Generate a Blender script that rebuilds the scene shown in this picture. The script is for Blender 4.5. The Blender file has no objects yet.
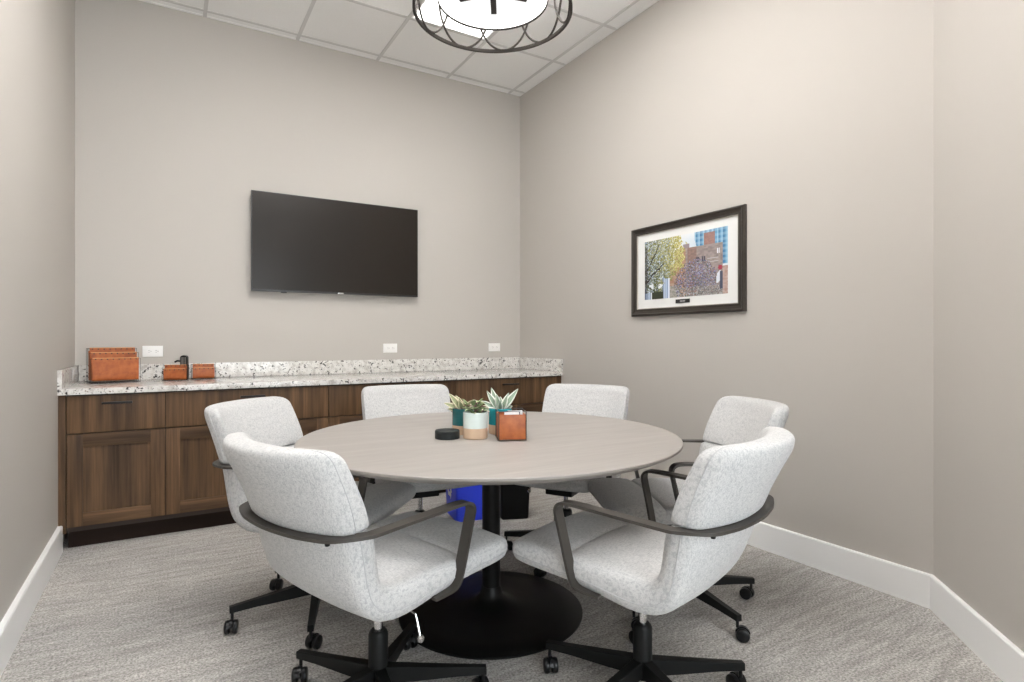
import bpy, bmesh, math, random
from mathutils import Vector, Matrix
random.seed(7)
S = bpy.context.scene
COL = S.collection
PI = math.pi

# ------------------------------------------------------------------ materials
def new_mat(name):
    m = bpy.data.materials.new(name); m.use_nodes = True
    nt = m.node_tree
    return m, nt, nt.nodes['Principled BSDF']

def plain(name, col, rough=0.5, metal=0.0, spec=0.5, bump=0.0, bscale=200.0, emit=None, estr=0.0):
    m, nt, b = new_mat(name)
    b.inputs['Base Color'].default_value = (*col, 1)
    b.inputs['Roughness'].default_value = rough
    b.inputs['Metallic'].default_value = metal
    b.inputs['Specular IOR Level'].default_value = spec
    if bump > 0:
        tc = nt.nodes.new('ShaderNodeTexCoord'); n = nt.nodes.new('ShaderNodeTexNoise')
        n.inputs['Scale'].default_value = bscale; n.inputs['Detail'].default_value = 3
        bp = nt.nodes.new('ShaderNodeBump'); bp.inputs['Strength'].default_value = bump
        bp.inputs['Distance'].default_value = 0.002
        nt.links.new(tc.outputs['Object'], n.inputs['Vector'])
        nt.links.new(n.outputs['Fac'], bp.inputs['Height'])
        nt.links.new(bp.outputs['Normal'], b.inputs['Normal'])
    if emit:
        b.inputs['Emission Color'].default_value = (*emit, 1)
        b.inputs['Emission Strength'].default_value = estr
    return m

def noise(nt, scale, detail=3, vec=None, mscale=None, rough=0.5, rot=None):
    n = nt.nodes.new('ShaderNodeTexNoise')
    n.inputs['Scale'].default_value = scale; n.inputs['Detail'].default_value = detail
    n.inputs['Roughness'].default_value = rough
    if vec is not None:
        if mscale is not None:
            mp = nt.nodes.new('ShaderNodeMapping'); mp.inputs['Scale'].default_value = mscale
            if rot: mp.inputs['Rotation'].default_value = rot
            nt.links.new(vec, mp.inputs['Vector']); vec = mp.outputs['Vector']
        nt.links.new(vec, n.inputs['Vector'])
    return n.outputs['Fac']

def ramp(nt, fac, stops):
    r = nt.nodes.new('ShaderNodeValToRGB')
    els = r.color_ramp.elements
    while len(els) < len(stops): els.new(0.5)
    for e, (p, c) in zip(els, stops):
        e.position = p; e.color = (*c, 1) if len(c) == 3 else c
    nt.links.new(fac, r.inputs['Fac'])
    return r.outputs['Color']

def mix(nt, a, b, fac, mode='MIX'):
    m = nt.nodes.new('ShaderNodeMix'); m.data_type = 'RGBA'; m.blend_type = mode
    if isinstance(fac, (int, float)): m.inputs[0].default_value = fac
    else: nt.links.new(fac, m.inputs[0])
    for sock, v in ((m.inputs[6], a), (m.inputs[7], b)):
        if isinstance(v, tuple): sock.default_value = (*v, 1)
        else: nt.links.new(v, sock)
    return m.outputs[2]

def coords(nt, kind='Object'):
    return nt.nodes.new('ShaderNodeTexCoord').outputs[kind]

def add_bump(nt, b, fac, strength, dist):
    bp = nt.nodes.new('ShaderNodeBump'); bp.inputs['Strength'].default_value = strength
    bp.inputs['Distance'].default_value = dist
    nt.links.new(fac, bp.inputs['Height']); nt.links.new(bp.outputs['Normal'], b.inputs['Normal'])

def fabric_mat():
    m, nt, b = new_mat('heathered_fabric'); v = coords(nt)
    a = noise(nt, 1.0, 2, v, (70, 420, 420), 0.55)
    c = noise(nt, 1.0, 2, v, (420, 90, 90), 0.55)
    f = noise(nt, 420, 2, v)
    k1 = ramp(nt, a, [(0.32, (0.45, 0.47, 0.50)), (0.54, (1, 1, 1))])
    k2 = ramp(nt, c, [(0.32, (0.45, 0.47, 0.50)), (0.54, (1, 1, 1))])
    k = mix(nt, k1, k2, 1.0, 'MULTIPLY')
    col = mix(nt, (0.27, 0.28, 0.295), (0.56, 0.555, 0.55), k)
    nt.links.new(col, b.inputs['Base Color'])
    b.inputs['Roughness'].default_value = 0.95; b.inputs['Specular IOR Level'].default_value = 0.15
    b.inputs['Sheen Weight'].default_value = 0.15
    add_bump(nt, b, f, 0.25, 0.001)
    return m

def carpet_mat():
    m, nt, b = new_mat('carpet_loop'); v = coords(nt)
    a = noise(nt, 1.0, 4, v, (4.5, 30, 1), 0.7)
    c = noise(nt, 1.0, 2, v, (40, 130, 1), 0.6)
    big = noise(nt, 0.9, 2, v, (1, 2.2, 1))
    f = noise(nt, 115, 2, v, None, 0.75)
    s1 = ramp(nt, a, [(0.28, (0.30, 0.285, 0.268)), (0.5, (0.395, 0.38, 0.362)), (0.72, (0.50, 0.485, 0.465))])
    s2 = ramp(nt, c, [(0.28, (0.82, 0.82, 0.82)), (0.72, (1.14, 1.14, 1.14))])
    s = mix(nt, s1, s2, 0.9, 'MULTIPLY')
    s3 = ramp(nt, f, [(0.30, (0.45, 0.45, 0.45)), (0.5, (0.98, 0.98, 0.98)), (0.70, (1.5, 1.5, 1.5))])
    s = mix(nt, s, s3, 0.95, 'MULTIPLY')
    s4 = ramp(nt, big, [(0.3, (0.88, 0.88, 0.89)), (0.7, (1.08, 1.07, 1.06))])
    s = mix(nt, s, s4, 1.0, 'MULTIPLY')
    nt.links.new(s, b.inputs['Base Color'])
    b.inputs['Roughness'].default_value = 1.0; b.inputs['Specular IOR Level'].default_value = 0.05
    add_bump(nt, b, f, 0.5, 0.004)
    return m

def wood_mat(name, axis, dark=(0.046, 0.025, 0.0125), light=(0.150, 0.086, 0.044), off=0.0):
    m, nt, b = new_mat(name); v = coords(nt)
    sc = [26, 26, 26]; sc[axis] = 1.3
    sf = [120, 120, 120]; sf[axis] = 3.0
    mp = nt.nodes.new('ShaderNodeMapping'); mp.inputs['Location'].default_value = (off, off * 2, off * 3)
    nt.links.new(v, mp.inputs['Vector']); v = mp.outputs['Vector']
    sw = [7, 7, 7]; sw[axis] = 0.9
    w = noise(nt, 1.0, 2, v, tuple(sw))
    a = noise(nt, 1.0, 4, v, tuple(sc), 0.6)
    f = noise(nt, 1.0, 3, v, tuple(sf), 0.6)
    midc = tuple((d + l) / 2 for d, l in zip(dark, light))
    c = ramp(nt, a, [(0.28, dark), (0.5, midc), (0.72, light)])
    g = ramp(nt, f, [(0.3, (0.72, 0.70, 0.68)), (0.62, (1.1, 1.1, 1.1))])
    c = mix(nt, c, g, 0.8, 'MULTIPLY')
    h = ramp(nt, w, [(0.35, (0.75, 0.73, 0.72)), (0.68, (1.3, 1.27, 1.22))])
    c = mix(nt, c, h, 0.9, 'MULTIPLY')
    nt.links.new(c, b.inputs['Base Color'])
    b.inputs['Roughness'].default_value = 0.5; b.inputs['Specular IOR Level'].default_value = 0.25
    add_bump(nt, b, f, 0.12, 0.0006)
    return m

def tabletop_mat():
    m, nt, b = new_mat('greige_tabletop'); v = coords(nt)
    rot = (0, 0, math.radians(-35))
    a = noise(nt, 1.0, 4, v, (2.0, 16, 1), 0.6, rot)
    f = noise(nt, 1.0, 3, v, (6, 120, 1), 0.6, rot)
    c = ramp(nt, a, [(0.3, (0.285, 0.262, 0.243)), (0.7, (0.33, 0.306, 0.286))])
    g = ramp(nt, f, [(0.3, (0.93, 0.93, 0.93)), (0.7, (1.05, 1.05, 1.05))])
    c = mix(nt, c, g, 1.0, 'MULTIPLY')
    nt.links.new(c, b.inputs['Base Color'])
    b.inputs['Roughness'].default_value = 0.42; b.inputs['Specular IOR Level'].default_value = 0.45
    return m

def granite_mat():
    m, nt, b = new_mat('speckled_granite'); v = coords(nt)
    warp = nt.nodes.new('ShaderNodeTexNoise'); warp.inputs['Scale'].default_value = 30
    nt.links.new(v, warp.inputs['Vector'])
    vm = nt.nodes.new('ShaderNodeVectorMath'); vm.operation = 'MULTIPLY_ADD'
    nt.links.new(warp.outputs['Color'], vm.inputs[0]); vm.inputs[1].default_value = (0.03,) * 3
    nt.links.new(v, vm.inputs[2]); wv = vm.outputs['Vector']
    a = noise(nt, 26, 5, wv, None, 0.65)
    c = ramp(nt, a, [(0.30, (0.40, 0.37, 0.35)), (0.42, (0.60, 0.58, 0.55)), (0.52, (0.74, 0.725, 0.70))])
    k = noise(nt, 52, 3, wv, None, 0.62)
    kb = ramp(nt, k, [(0.585, (0, 0, 0)), (0.64, (1, 1, 1))])
    c = mix(nt, c, (0.05, 0.048, 0.048), kb)
    k2 = noise(nt, 90, 2, v, None, 0.5)
    kb2 = ramp(nt, k2, [(0.64, (0, 0, 0)), (0.70, (0.8, 0.8, 0.8))])
    c = mix(nt, c, (0.20, 0.15, 0.125), kb2)
    nt.links.new(c, b.inputs['Base Color'])
    b.inputs['Roughness'].default_value = 0.12; b.inputs['Specular IOR Level'].default_value = 0.5
    return m

def leather_mat():
    m, nt, b = new_mat('cognac_leather'); v = coords(nt)
    a = noise(nt, 26, 4, v, None, 0.6)
    c = ramp(nt, a, [(0.3, (0.25, 0.056, 0.009)), (0.55, (0.36, 0.092, 0.016)), (0.8, (0.44, 0.135, 0.030))])
    nt.links.new(c, b.inputs['Base Color']); b.inputs['Roughness'].default_value = 0.42
    n = noise(nt, 500, 2, v); add_bump(nt, b, n, 0.15, 0.0005)
    return m

def wall_mat():
    m, nt, b = new_mat('greige_wall_paint'); v = coords(nt)
    a = noise(nt, 260, 3, v)
    c = ramp(nt, a, [(0.2, (0.475, 0.448, 0.417)), (0.8, (0.495, 0.467, 0.435))])
    nt.links.new(c, b.inputs['Base Color'])
    b.inputs['Roughness'].default_value = 0.7; b.inputs['Specular IOR Level'].default_value = 0.3
    add_bump(nt, b, a, 0.12, 0.0008)
    return m

def tile_mat():
    m, nt, b = new_mat('acoustic_tile'); v = coords(nt)
    a = noise(nt, 160, 3, v, None, 0.7)
    c = ramp(nt, a, [(0.3, (0.82, 0.815, 0.805)), (0.7, (0.87, 0.865, 0.855))])
    nt.links.new(c, b.inputs['Base Color']); b.inputs['Roughness'].default_value = 0.9
    return m

def vcol_mat(name, rough=0.5, spec=0.4):
    m, nt, b = new_mat(name)
    at = nt.nodes.new('ShaderNodeAttribute'); at.attribute_name = 'Col'
    nt.links.new(at.outputs['Color'], b.inputs['Base Color'])
    b.inputs['Roughness'].default_value = rough; b.inputs['Specular IOR Level'].default_value = spec
    return m

def glow_mat(name, col, strength, base=(0.8, 0.8, 0.8)):
    return plain(name, base, 0.5, emit=col, estr=strength)

def pane_mat():
    m = bpy.data.materials.new('clear_pane'); m.use_nodes = True; nt = m.node_tree
    for n in list(nt.nodes):
        if n.type == 'BSDF_PRINCIPLED': nt.nodes.remove(n)
    out = [n for n in nt.nodes if n.type == 'OUTPUT_MATERIAL'][0]
    t = nt.nodes.new('ShaderNodeBsdfTransparent'); t.inputs['Color'].default_value = (0.96, 0.97, 0.97, 1)
    g = nt.nodes.new('ShaderNodeBsdfGlossy'); g.inputs['Roughness'].default_value = 0.02
    mx = nt.nodes.new('ShaderNodeMixShader'); fr = nt.nodes.new('ShaderNodeFresnel')
    nt.links.new(fr.outputs[0], mx.inputs[0]); nt.links.new(t.outputs[0], mx.inputs[1]); nt.links.new(g.outputs[0], mx.inputs[2])
    nt.links.new(mx.outputs[0], out.inputs['Surface'])
    return m

M = dict(
    wall=wall_mat(), tile=tile_mat(), carpet=carpet_mat(), fabric=fabric_mat(),
    seam=plain('seam_thread', (0.44, 0.44, 0.45), 0.9, spec=0.1),
    white_trim=plain('white_trim_paint', (0.93, 0.93, 0.925), 0.35),
    grid=plain('ceiling_grid_metal', (0.62, 0.61, 0.60), 0.5),
    woodv=wood_mat('walnut_vertical', 2), woodv2=wood_mat('walnut_vertical_panel', 2, off=3.1),
    woodh=wood_mat('walnut_horizontal', 0, off=1.7),
    kick=plain('dark_toe_kick', (0.018, 0.010, 0.007), 0.7, spec=0.15),
    gap=plain('cabinet_carcass', (0.03, 0.018, 0.012), 0.7),
    granite=granite_mat(), top=tabletop_mat(),
    top_edge=plain('tabletop_edge', (0.24, 0.22, 0.20), 0.5),
    black=plain('black_powder_coat', (0.007, 0.0075, 0.0075), 0.45, spec=0.2),
    base_black=plain('black_table_metal', (0.005, 0.005, 0.005), 0.4, spec=0.2),
    bronze=plain('dark_bronze_metal', (0.052, 0.046, 0.040), 0.42, metal=0.3),
    pendant=plain('matte_bronze', (0.045, 0.038, 0.033), 0.65, spec=0.2), tan_edge=plain('tan_leather_edge', (0.52, 0.24, 0.09), 0.6),
    handle=plain('dark_handle_metal', (0.012, 0.010, 0.009), 0.4, spec=0.3),
    chrome=plain('chrome', (0.75, 0.75, 0.76), 0.15, metal=1.0),
    plastic=plain('black_plastic', (0.008, 0.008, 0.009), 0.3, spec=0.3),
    leather=leather_mat(), wire=plain('black_wire', (0.015, 0.014, 0.014), 0.4),
    stitch=plain('dark_lacing', (0.03, 0.02, 0.015), 0.6),
    outlet=plain('white_outlet_plastic', (0.86, 0.85, 0.83), 0.3),
    slot=plain('outlet_slot', (0.25, 0.24, 0.23), 0.5),
    screen=plain('tv_screen', (0.012, 0.0085, 0.006), 0.3, spec=0.28),
    tvcase=plain('tv_case', (0.02, 0.02, 0.02), 0.4),
    silver=plain('silver_badge', (0.7, 0.7, 0.7), 0.25, metal=0.8),
    frame=plain('dark_bronze_frame', (0.034, 0.028, 0.023), 0.32, metal=0.2),
    fillet=plain('silver_fillet', (0.42, 0.39, 0.35), 0.35, metal=0.3),
    mat=plain('white_mat_board', (0.80, 0.80, 0.79), 0.7),
    print=vcol_mat('printed_photograph', 0.35), leaf=vcol_mat('leaf', 0.5),
    plate=plain('black_plate', (0.012, 0.012, 0.012), 0.35),
    plate_text=plain('plate_engraving', (0.45, 0.45, 0.46), 0.35),
    teal=plain('teal_glaze', (0.004, 0.095, 0.105), 0.18), aqua=plain('aqua_glaze', (0.02, 0.27, 0.31), 0.2),
    mint=plain('pale_mint_glaze', (0.60, 0.68, 0.66), 0.2), clay=plain('bare_clay', (0.56, 0.40, 0.28), 0.75, bump=0.2),
    soil=plain('potting_soil', (0.03, 0.022, 0.015), 1.0, bump=0.8, bscale=300),
    puck=plain('charcoal_puck', (0.014, 0.017, 0.017), 0.55, spec=0.25),
    blue=plain('blue_bin_plastic', (0.035, 0.075, 0.92), 0.4), arrows=plain('white_print', (0.8, 0.82, 0.88), 0.5),
    binblack=plain('black_bin_plastic', (0.005, 0.005, 0.005), 0.6, spec=0.15),
    paper=plain('white_card', (0.82, 0.82, 0.82), 0.6), navy=plain('navy_card', (0.02, 0.025, 0.06), 0.5),
    panel=glow_mat('added_light_panel', (1.0, 0.985, 0.975), 18.0), panel_dim=glow_mat('dim_light_panel', (1.0, 0.985, 0.96), 3.5),
    shade=plain('white_drum_shade', (0.82, 0.81, 0.79), 0.7, emit=(1.0, 0.98, 0.95), estr=2.2),
    diff=glow_mat('drum_diffuser', (1.0, 1.0, 0.995), 0.93, (0.1, 0.1, 0.1)),
    pane=pane_mat(),
)

# ------------------------------------------------------------------ mesh helpers
class MB:
    """collects shapes and links them as one mesh object"""
    def __init__(self): self.bm = bmesh.new(); self.mats = []
    def mi(self, m):
        if m not in self.mats: self.mats.append(m)
        return self.mats.index(m)
    def faces(self, pts, fs, m=None, smooth=True):
        vs = [self.bm.verts.new(p) for p in pts]
        out = []
        for f in fs:
            try:
                fc = self.bm.faces.new([vs[i] for i in f])
            except ValueError: continue
            fc.smooth = smooth
            if m is not None: fc.material_index = self.mi(m)
            out.append(fc)
        return vs, out
    def box(self, a, b, m=None, bevel=0.0, mtx=None):
        x0, y0, z0 = [min(p, q) for p, q in zip(a, b)]; x1, y1, z1 = [max(p, q) for p, q in zip(a, b)]
        t = bmesh.new()
        bmesh.ops.create_cube(t, size=1.0)
        for v in t.verts:
            v.co = Vector((x0 + (v.co.x + .5) * (x1 - x0), y0 + (v.co.y + .5) * (y1 - y0), z0 + (v.co.z + .5) * (z1 - z0)))
        if bevel > 0:
            bmesh.ops.bevel(t, geom=t.edges[:], offset=bevel, segments=2, profile=0.7, affect='EDGES')
        self._merge(t, m, mtx)
    def _merge(self, t, m, mtx=None):
        t.verts.index_update()
        pts = [(mtx @ v.co) if mtx else v.co.copy() for v in t.verts]
        self.faces(pts, [[v.index for v in f.verts] for f in t.faces], m)
        t.free()
    def lathe(self, prof, c=(0, 0, 0), n=32, m=None, mtx=None):
        pts = []; fs = []; rings = []
        for r, z in prof:
            if r <= 1e-6:
                rings.append([len(pts)]); p = Vector((0, 0, z)); pts.append(p)
            else:
                ring = []
                for i in range(n):
                    a = 2 * PI * i / n; ring.append(len(pts)); pts.append(Vector((r * math.cos(a), r * math.sin(a), z)))
                rings.append(ring)
        for A, B in zip(rings, rings[1:]):
            for i in range(n):
                j = (i + 1) % n
                if len(A) == 1 and len(B) == 1: continue
                if len(A) == 1: fs.append([A[0], B[i], B[j]][::-1])
                elif len(B) == 1: fs.append([A[i], A[j], B[0]])
                else: fs.append([A[i], A[j], B[j], B[i]])
        pts = [(mtx @ p if mtx else p) + Vector(c) for p in pts]
        self.faces(pts, fs, m)
    def tube(self, path, r, m=None, n=10, closed=False, cap=True, rr=None):
        self.sweep(path, [(math.cos(2 * PI * i / n) * r, math.sin(2 * PI * i / n) * r) for i in range(n)], m, closed, cap, rr)
    def sweep(self, path, sec, m=None, closed=False, cap=True, scale=None, side=None):
        """section (a,b): a along side vector, b along up; side=None -> parallel transport, else fixed function"""
        path = [Vector(p) for p in path]; N = len(path); n = len(sec)
        tans = []
        for i in range(N):
            if closed: t = path[(i + 1) % N] - path[i - 1]
            else: t = path[min(i + 1, N - 1)] - path[max(i - 1, 0)]
            tans.append(t.normalized())
        u = Vector((0, 0, 1)) if abs(tans[0].z) < 0.9 else Vector((1, 0, 0))
        s = tans[0].cross(u).normalized()
        pts = []
        for i, p in enumerate(path):
            t = tans[i]
            if side is not None: s = Vector(side(i))
            s = (s - t * s.dot(t)).normalized()
            b = s.cross(t).normalized()
            k = scale[i] if scale else 1.0
            ka, kb = (k if isinstance(k, tuple) else (k, k))
            for (x, y) in sec: pts.append(p + s * x * ka + b * y * kb)
        fs = []
        R = N if closed else N - 1
        for i in range(R):
            for j in range(n):
                a = i * n + j; b_ = i * n + (j + 1) % n; c = ((i + 1) % N) * n + (j + 1) % n; d = ((i + 1) % N) * n + j
                fs.append([a, b_, c, d])
        if cap and not closed:
            fs.append(list(range(n))[::-1]); fs.append([(N - 1) * n + j for j in range(n)])
        self.faces(pts, fs, m)
    def prism(self, outline, z0, z1, m=None, mtx=None, bevel=0):
        t = bmesh.new()
        vs = [t.verts.new((x, y, z0)) for x, y in outline]
        f = t.faces.new(vs)
        r = bmesh.ops.extrude_face_region(t, geom=[f])
        for v in [g for g in r['geom'] if isinstance(g, bmesh.types.BMVert)]: v.co.z = z1
        if bevel: bmesh.ops.bevel(t, geom=[e for e in t.edges], offset=bevel, segments=2, profile=.7, affect='EDGES')
        self._merge(t, m, mtx)
    def build(self, name, mat=None, parent=None, sharp=35, loc=None):
        bm = self.bm
        bmesh.ops.recalc_face_normals(bm, faces=bm.faces[:])
        for e in bm.edges:
            if len(e.link_faces) == 2 and e.calc_face_angle(0) > math.radians(sharp): e.smooth = False
        me = bpy.data.meshes.new(name); bm.to_mesh(me); bm.free()
        if self.mats:
            for q in self.mats: me.materials.append(q)
        elif mat: me.materials.append(mat)
        o = bpy.data.objects.new(name, me); COL.objects.link(o)
        if parent: o.parent = parent
        if loc: o.location = loc
        return o

def thing(name, label, cat, loc=(0, 0, 0), rz=0.0, group=None):
    o = bpy.data.objects.new(name, None); COL.objects.link(o)
    o.location = loc; o.rotation_euler = (0, 0, rz); o.empty_display_size = 0.1
    o['label'] = label; o['category'] = cat
    if group: o['group'] = group
    return o
def tag(o, label, cat, group=None):
    o['label'] = label; o['category'] = cat
    if group: o['group'] = group
    return o
def struct(o): o['kind'] = 'structure'; return o
def copy_tree(o, parent=None):
    c = o.copy(); COL.objects.link(c); c.parent = parent
    for ch in o.children: copy_tree(ch, c)
    return c

# ------------------------------------------------------------------ dimensions (metres; camera at 0,0,1.17)
XL, XR, YB, H = -0.523, 2.85, 4.644, 3.465
YF = -1.6                                     # front (glazed) wall, behind the camera
XA, YA = 2.85, 1.215                          # where the angled wall starts
XE, YE = XA - 1.10, YA - 1.10                 # where it ends
T = 0.12

def wall(name, p, q, nrm, z0=0, z1=H):
    """a wall whose inner face runs p->q, thickness T along nrm (outwards)"""
    p = Vector((*p, 0)); q = Vector((*q, 0)); n = Vector((*nrm, 0)).normalized() * T
    w = MB(); pts = [p, q, q + n, p + n]
    lo = [v + Vector((0, 0, z0)) for v in pts]; hi = [v + Vector((0, 0, z1)) for v in pts]
    w.faces(lo + hi, [[0, 1, 2, 3], [4, 5, 6, 7], [0, 1, 5, 4], [1, 2, 6, 5], [2, 3, 7, 6], [3, 0, 4, 7]], smooth=False)
    return struct(w.build(name, M['wall']))
wall('wall_back', (XL - T, YB), (XR + T, YB), (0, 1))
wall('wall_left', (XL, YF), (XL, YB), (-1, 0))
wall('wall_right', (XR, YA), (XR, YB), (1, 0))
wall('wall_angled', (XE, YE), (XA, YA), (1, -1))
wall('wall_near_right', (XE, YF), (XE, YE), (1, 0))
# glazed front wall behind the camera: header + side piers and a big unseen window added to let in fill light
wf = MB()
wf.box((XL - T, YF - T, 0), (XL + 0.10, YF, H)); wf.box((XE - 0.10, YF - T, 0), (XE + T, YF, H))
wf.box((XL + 0.10, YF - T, 2.75), (XE - 0.10, YF, H))
struct(wf.build('wall_front', M['wall']))
wn = MB()
x0, x1 = XL + 0.10, XE - 0.10
for xx in (x0, x1 - 0.05, (x0 + x1) / 2 - 0.025): wn.box((xx, YF - 0.09, 0), (xx + 0.05, YF - 0.03, 2.75), M['bronze'])
for zz in (0.0, 2.70): wn.box((x0, YF - 0.09, zz), (x1, YF - 0.03, zz + 0.05), M['bronze'])
wno = struct(wn.build('fill_window_1'))
pn = MB(); pn.box((x0 + .05, YF - 0.064, 0.05), (x1 - .05, YF - 0.056, 2.70)); pn.build('pane', M['pane'], wno)

fl = MB(); fl.box((XL - T, YF - T, -0.1), (XR + T, YB + T, 0)); struct(fl.build('floor', M['carpet']))
ce = MB(); ce.box((XL - T, YF - T, H), (XR + T, YB + T, H + 0.1)); struct(ce.build('ceiling', M['tile']))

# ceiling grid
GX = [2.724 - 0.6265 * k for k in range(6)]
GY = [4.556 - 0.6405 * k for k in range(10)]
g = MB(); gw = 0.012
for x in GX:
    y0 = YF if x < XE else (YA - (XA - x) if x > XE else YF)
    g.box((x - gw, max(YF, y0), H - 0.005), (x + gw, YB, H))
for y in GY:
    xx1 = XR if y > YA else (XA - (YA - y) if y > YE else XE)
    g.box((XL, y - gw, H - 0.0045), (xx1, y + gw, H))
struct(g.build('trim_1', M['grid']))
# wall angle moulding around the ceiling
wa = MB()
wa.box((XL, YB - 0.02, H - 0.004), (XR, YB, H)); wa.box((XR - 0.02, YA, H - 0.004), (XR, YB, H)); wa.box((XL, YF, H - 0.004), (XL + 0.02, YB, H))
struct(wa.build('trim_2', M['tile']))

# baseboards: profile with a small chamfered top
def baseboard(name, p, q, nrm, h=0.147, th=0.016, e0=0.0, e1=0.0):
    p = Vector((*p, 0)); q = Vector((*q, 0)); d = (q - p).normalized(); n = Vector((*nrm, 0)).normalized()
    prof = [(0, 0), (th, 0), (th, h - 0.006), (th - 0.004, h), (0, h)]
    w = MB()
    a = [p + n * x + d * (e0 * x) + Vector((0, 0, z)) for x, z in prof]; b = [q + n * x - d * (e1 * x) + Vector((0, 0, z)) for x, z in prof]
    k = len(prof)
    w.faces(a + b, [[i, (i + 1) % k, k + (i + 1) % k, k + i] for i in range(k)] + [list(range(k)), list(range(k, 2 * k))], smooth=False)
    return struct(w.build(name, M['white_trim']))
baseboard('baseboard_left', (XL, YF), (XL, 3.985), (1, 0), th=0.022)
t8 = math.tan(math.radians(22.5))
baseboard('baseboard_right', (XR, YA), (XR, 3.985), (-1, 0), e0=t8)
baseboard('baseboard_angled', (XE, YE), (XA, YA), (-1, 1), e1=t8)

# ------------------------------------------------------------------ ceiling lights (2x2 lay-in panels)
def ceiling_light(x, y, label, glow='panel'):
    a, b = 0.6265 - 0.026, 0.6405 - 0.026
    t = thing('ceiling_light', label, 'ceiling light', (x, y, H - 0.0), 0, 'square ceiling light panels')
    f = MB()
    for (p, q) in (((-a / 2, -b / 2), (a / 2, -b / 2 + .012)), ((-a / 2, b / 2 - .012), (a / 2, b / 2)), ((-a / 2, -b / 2 + .012), (-a / 2 + .012, b / 2 - .012)), ((a / 2 - .012, -b / 2 + .012), (a / 2, b / 2 - .012))):
        f.box((*p, -0.0035), (*q, 0))
    f.build('light_frame', M['white_trim'], t)
    d = MB(); d.box((-a / 2 + .012, -b / 2 + .012, -0.0030), (a / 2 - .012, b / 2 - .012, 0)); d.build('diffuser', M[glow], t)
    return t
cx = lambda i: (GX[i] + GX[i + 1]) / 2
cy = lambda i: (GY[i] + GY[i + 1]) / 2
ceiling_light(cx(1), cy(1), 'glowing square ceiling panel behind the round pendant lamp', 'panel_dim')
ceiling_light(cx(2), cy(5), 'added unseen square ceiling panel above the near right chair')  # out-of-view panel added for general light, kept clear of the right wall
ceiling_light(cx(4), cy(3), 'added unseen square ceiling panel near the left wall')  # out of view, added to brighten the left wall
ceiling_light(cx(4), cy(6), 'added unseen square ceiling panel nearest the glass front')  # second out-of-view panel added for light on the left wall

# ------------------------------------------------------------------ cabinets
YC = 3.97        # front faces
EDG = [-0.486, -0.018, 0.923, 1.868, 2.807]
labels = ['narrow walnut base cabinet with one drawer and one door against the left wall',
          'wide walnut base cabinet under the two small leather holders, second from the left wall',
          'wide walnut base cabinet below the right end of the television, third from the left wall',
          'wide walnut base cabinet ending at the right wall']
def shaker(x0, x1, z0, z1, parent, y=YC):
    d = MB(); s = 0.072; th = 0.02
    d.box((x0, y, z0), (x0 + s, y + th, z1), M['woodv'], 0.0012); d.box((x1 - s, y, z0), (x1, y + th, z1), M['woodv'], 0.0012)
    d.box((x0 + s, y, z0), (x1 - s, y + th, z0 + s), M['woodh'], 0.0012); d.box((x0 + s, y, z1 - s), (x1 - s, y + th, z1), M['woodh'], 0.0012)
    d.box((x0 + s, y + 0.010, z0 + s), (x1 - s, y + 0.016, z1 - s), M['woodv2'])
    return d.build('door', None, parent)
for i in range(4):
    a, b = EDG[i], EDG[i + 1]
    t = thing('base_cabinet', labels[i], 'cabinet', ((a + b) / 2, YC, 0), 0, 'walnut base cabinets along the back wall')
    off = -(a + b) / 2
    body = MB()
    body.box((a + off, 0.022, 0.10), (b + off, YB - YC - 0.004, 0.861), M['gap'])
    body.build('body', None, t)
    k = MB(); k.box((a + off, 0.075, 0.0), (b + off, 0.095, 0.10)); k.build('toe_kick', M['kick'], t)
    if i == 0:
        f = MB(); f.box((XL + 0.002 + off, 0.004, 0.10), (a + off - 0.002, 0.022, 0.861)); f.build('filler_strip', M['woodv'], t)
    if i == 3:
        f = MB(); f.box((b + off + 0.002, 0.004, 0.10), (XR - 0.002 + off, 0.022, 0.861)); f.build('filler_strip', M['woodv'], t)
    g_ = 0.002
    dr = MB(); dr.box((a + off + g_, 0, 0.648), (b + off - g_, 0.02, 0.853), None, 0.0012)
    dro = dr.build('drawer', M['woodv'] if i % 2 else M['woodv2'], t)
    hx = 0.0; hb = MB(); L = 0.072
    hb.box((hx - L, -0.036, 0.804), (hx + L, -0.024, 0.817), None, 0.001)
    for sx in (-L + .008, L - .016): hb.box((hx + sx, -0.026, 0.807), (hx + sx + 0.008, 0.001, 0.814))
    hb.build('handle', M['handle'], dro)
    if i == 0: shaker(a + off + g_, b + off - g_, 0.131, 0.641, t, 0.0)
    else:
        mdl = 0.0
        shaker(a + off + g_, mdl - g_, 0.131, 0.641, t, 0.0); shaker(mdl + g_, b + off - g_, 0.131, 0.641, t, 0.0)

ct = thing('countertop', 'long white speckled granite countertop over the walnut cabinets', 'countertop', ((XL + XR) / 2, 4.3, 0.862))
o_ = Vector((-(XL + XR) / 2, -4.3, -0.862))
def gbox(a, b, nm, bev=0.003):
    q = MB(); q.box(Vector(a) + o_, Vector(b) + o_, None, bev); return q.build(nm, M['granite'], ct)
gbox((XL + .001, 3.948, 0.862), (XR - .001, YB - 0.001, 0.896), 'slab')
gbox((XL + .022, YB - 0.022, 0.8965), (XR - .022, YB - 0.001, 1.0), 'backsplash', 0.0015)
gbox((XL + .001, 3.95, 0.8965), (XL + .0215, YB - 0.001, 1.0), 'side_splash', 0.0015)
gbox((XR - .0215, 3.95, 0.8965), (XR - .001, YB - 0.001, 1.0), 'side_splash', 0.0015)

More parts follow.
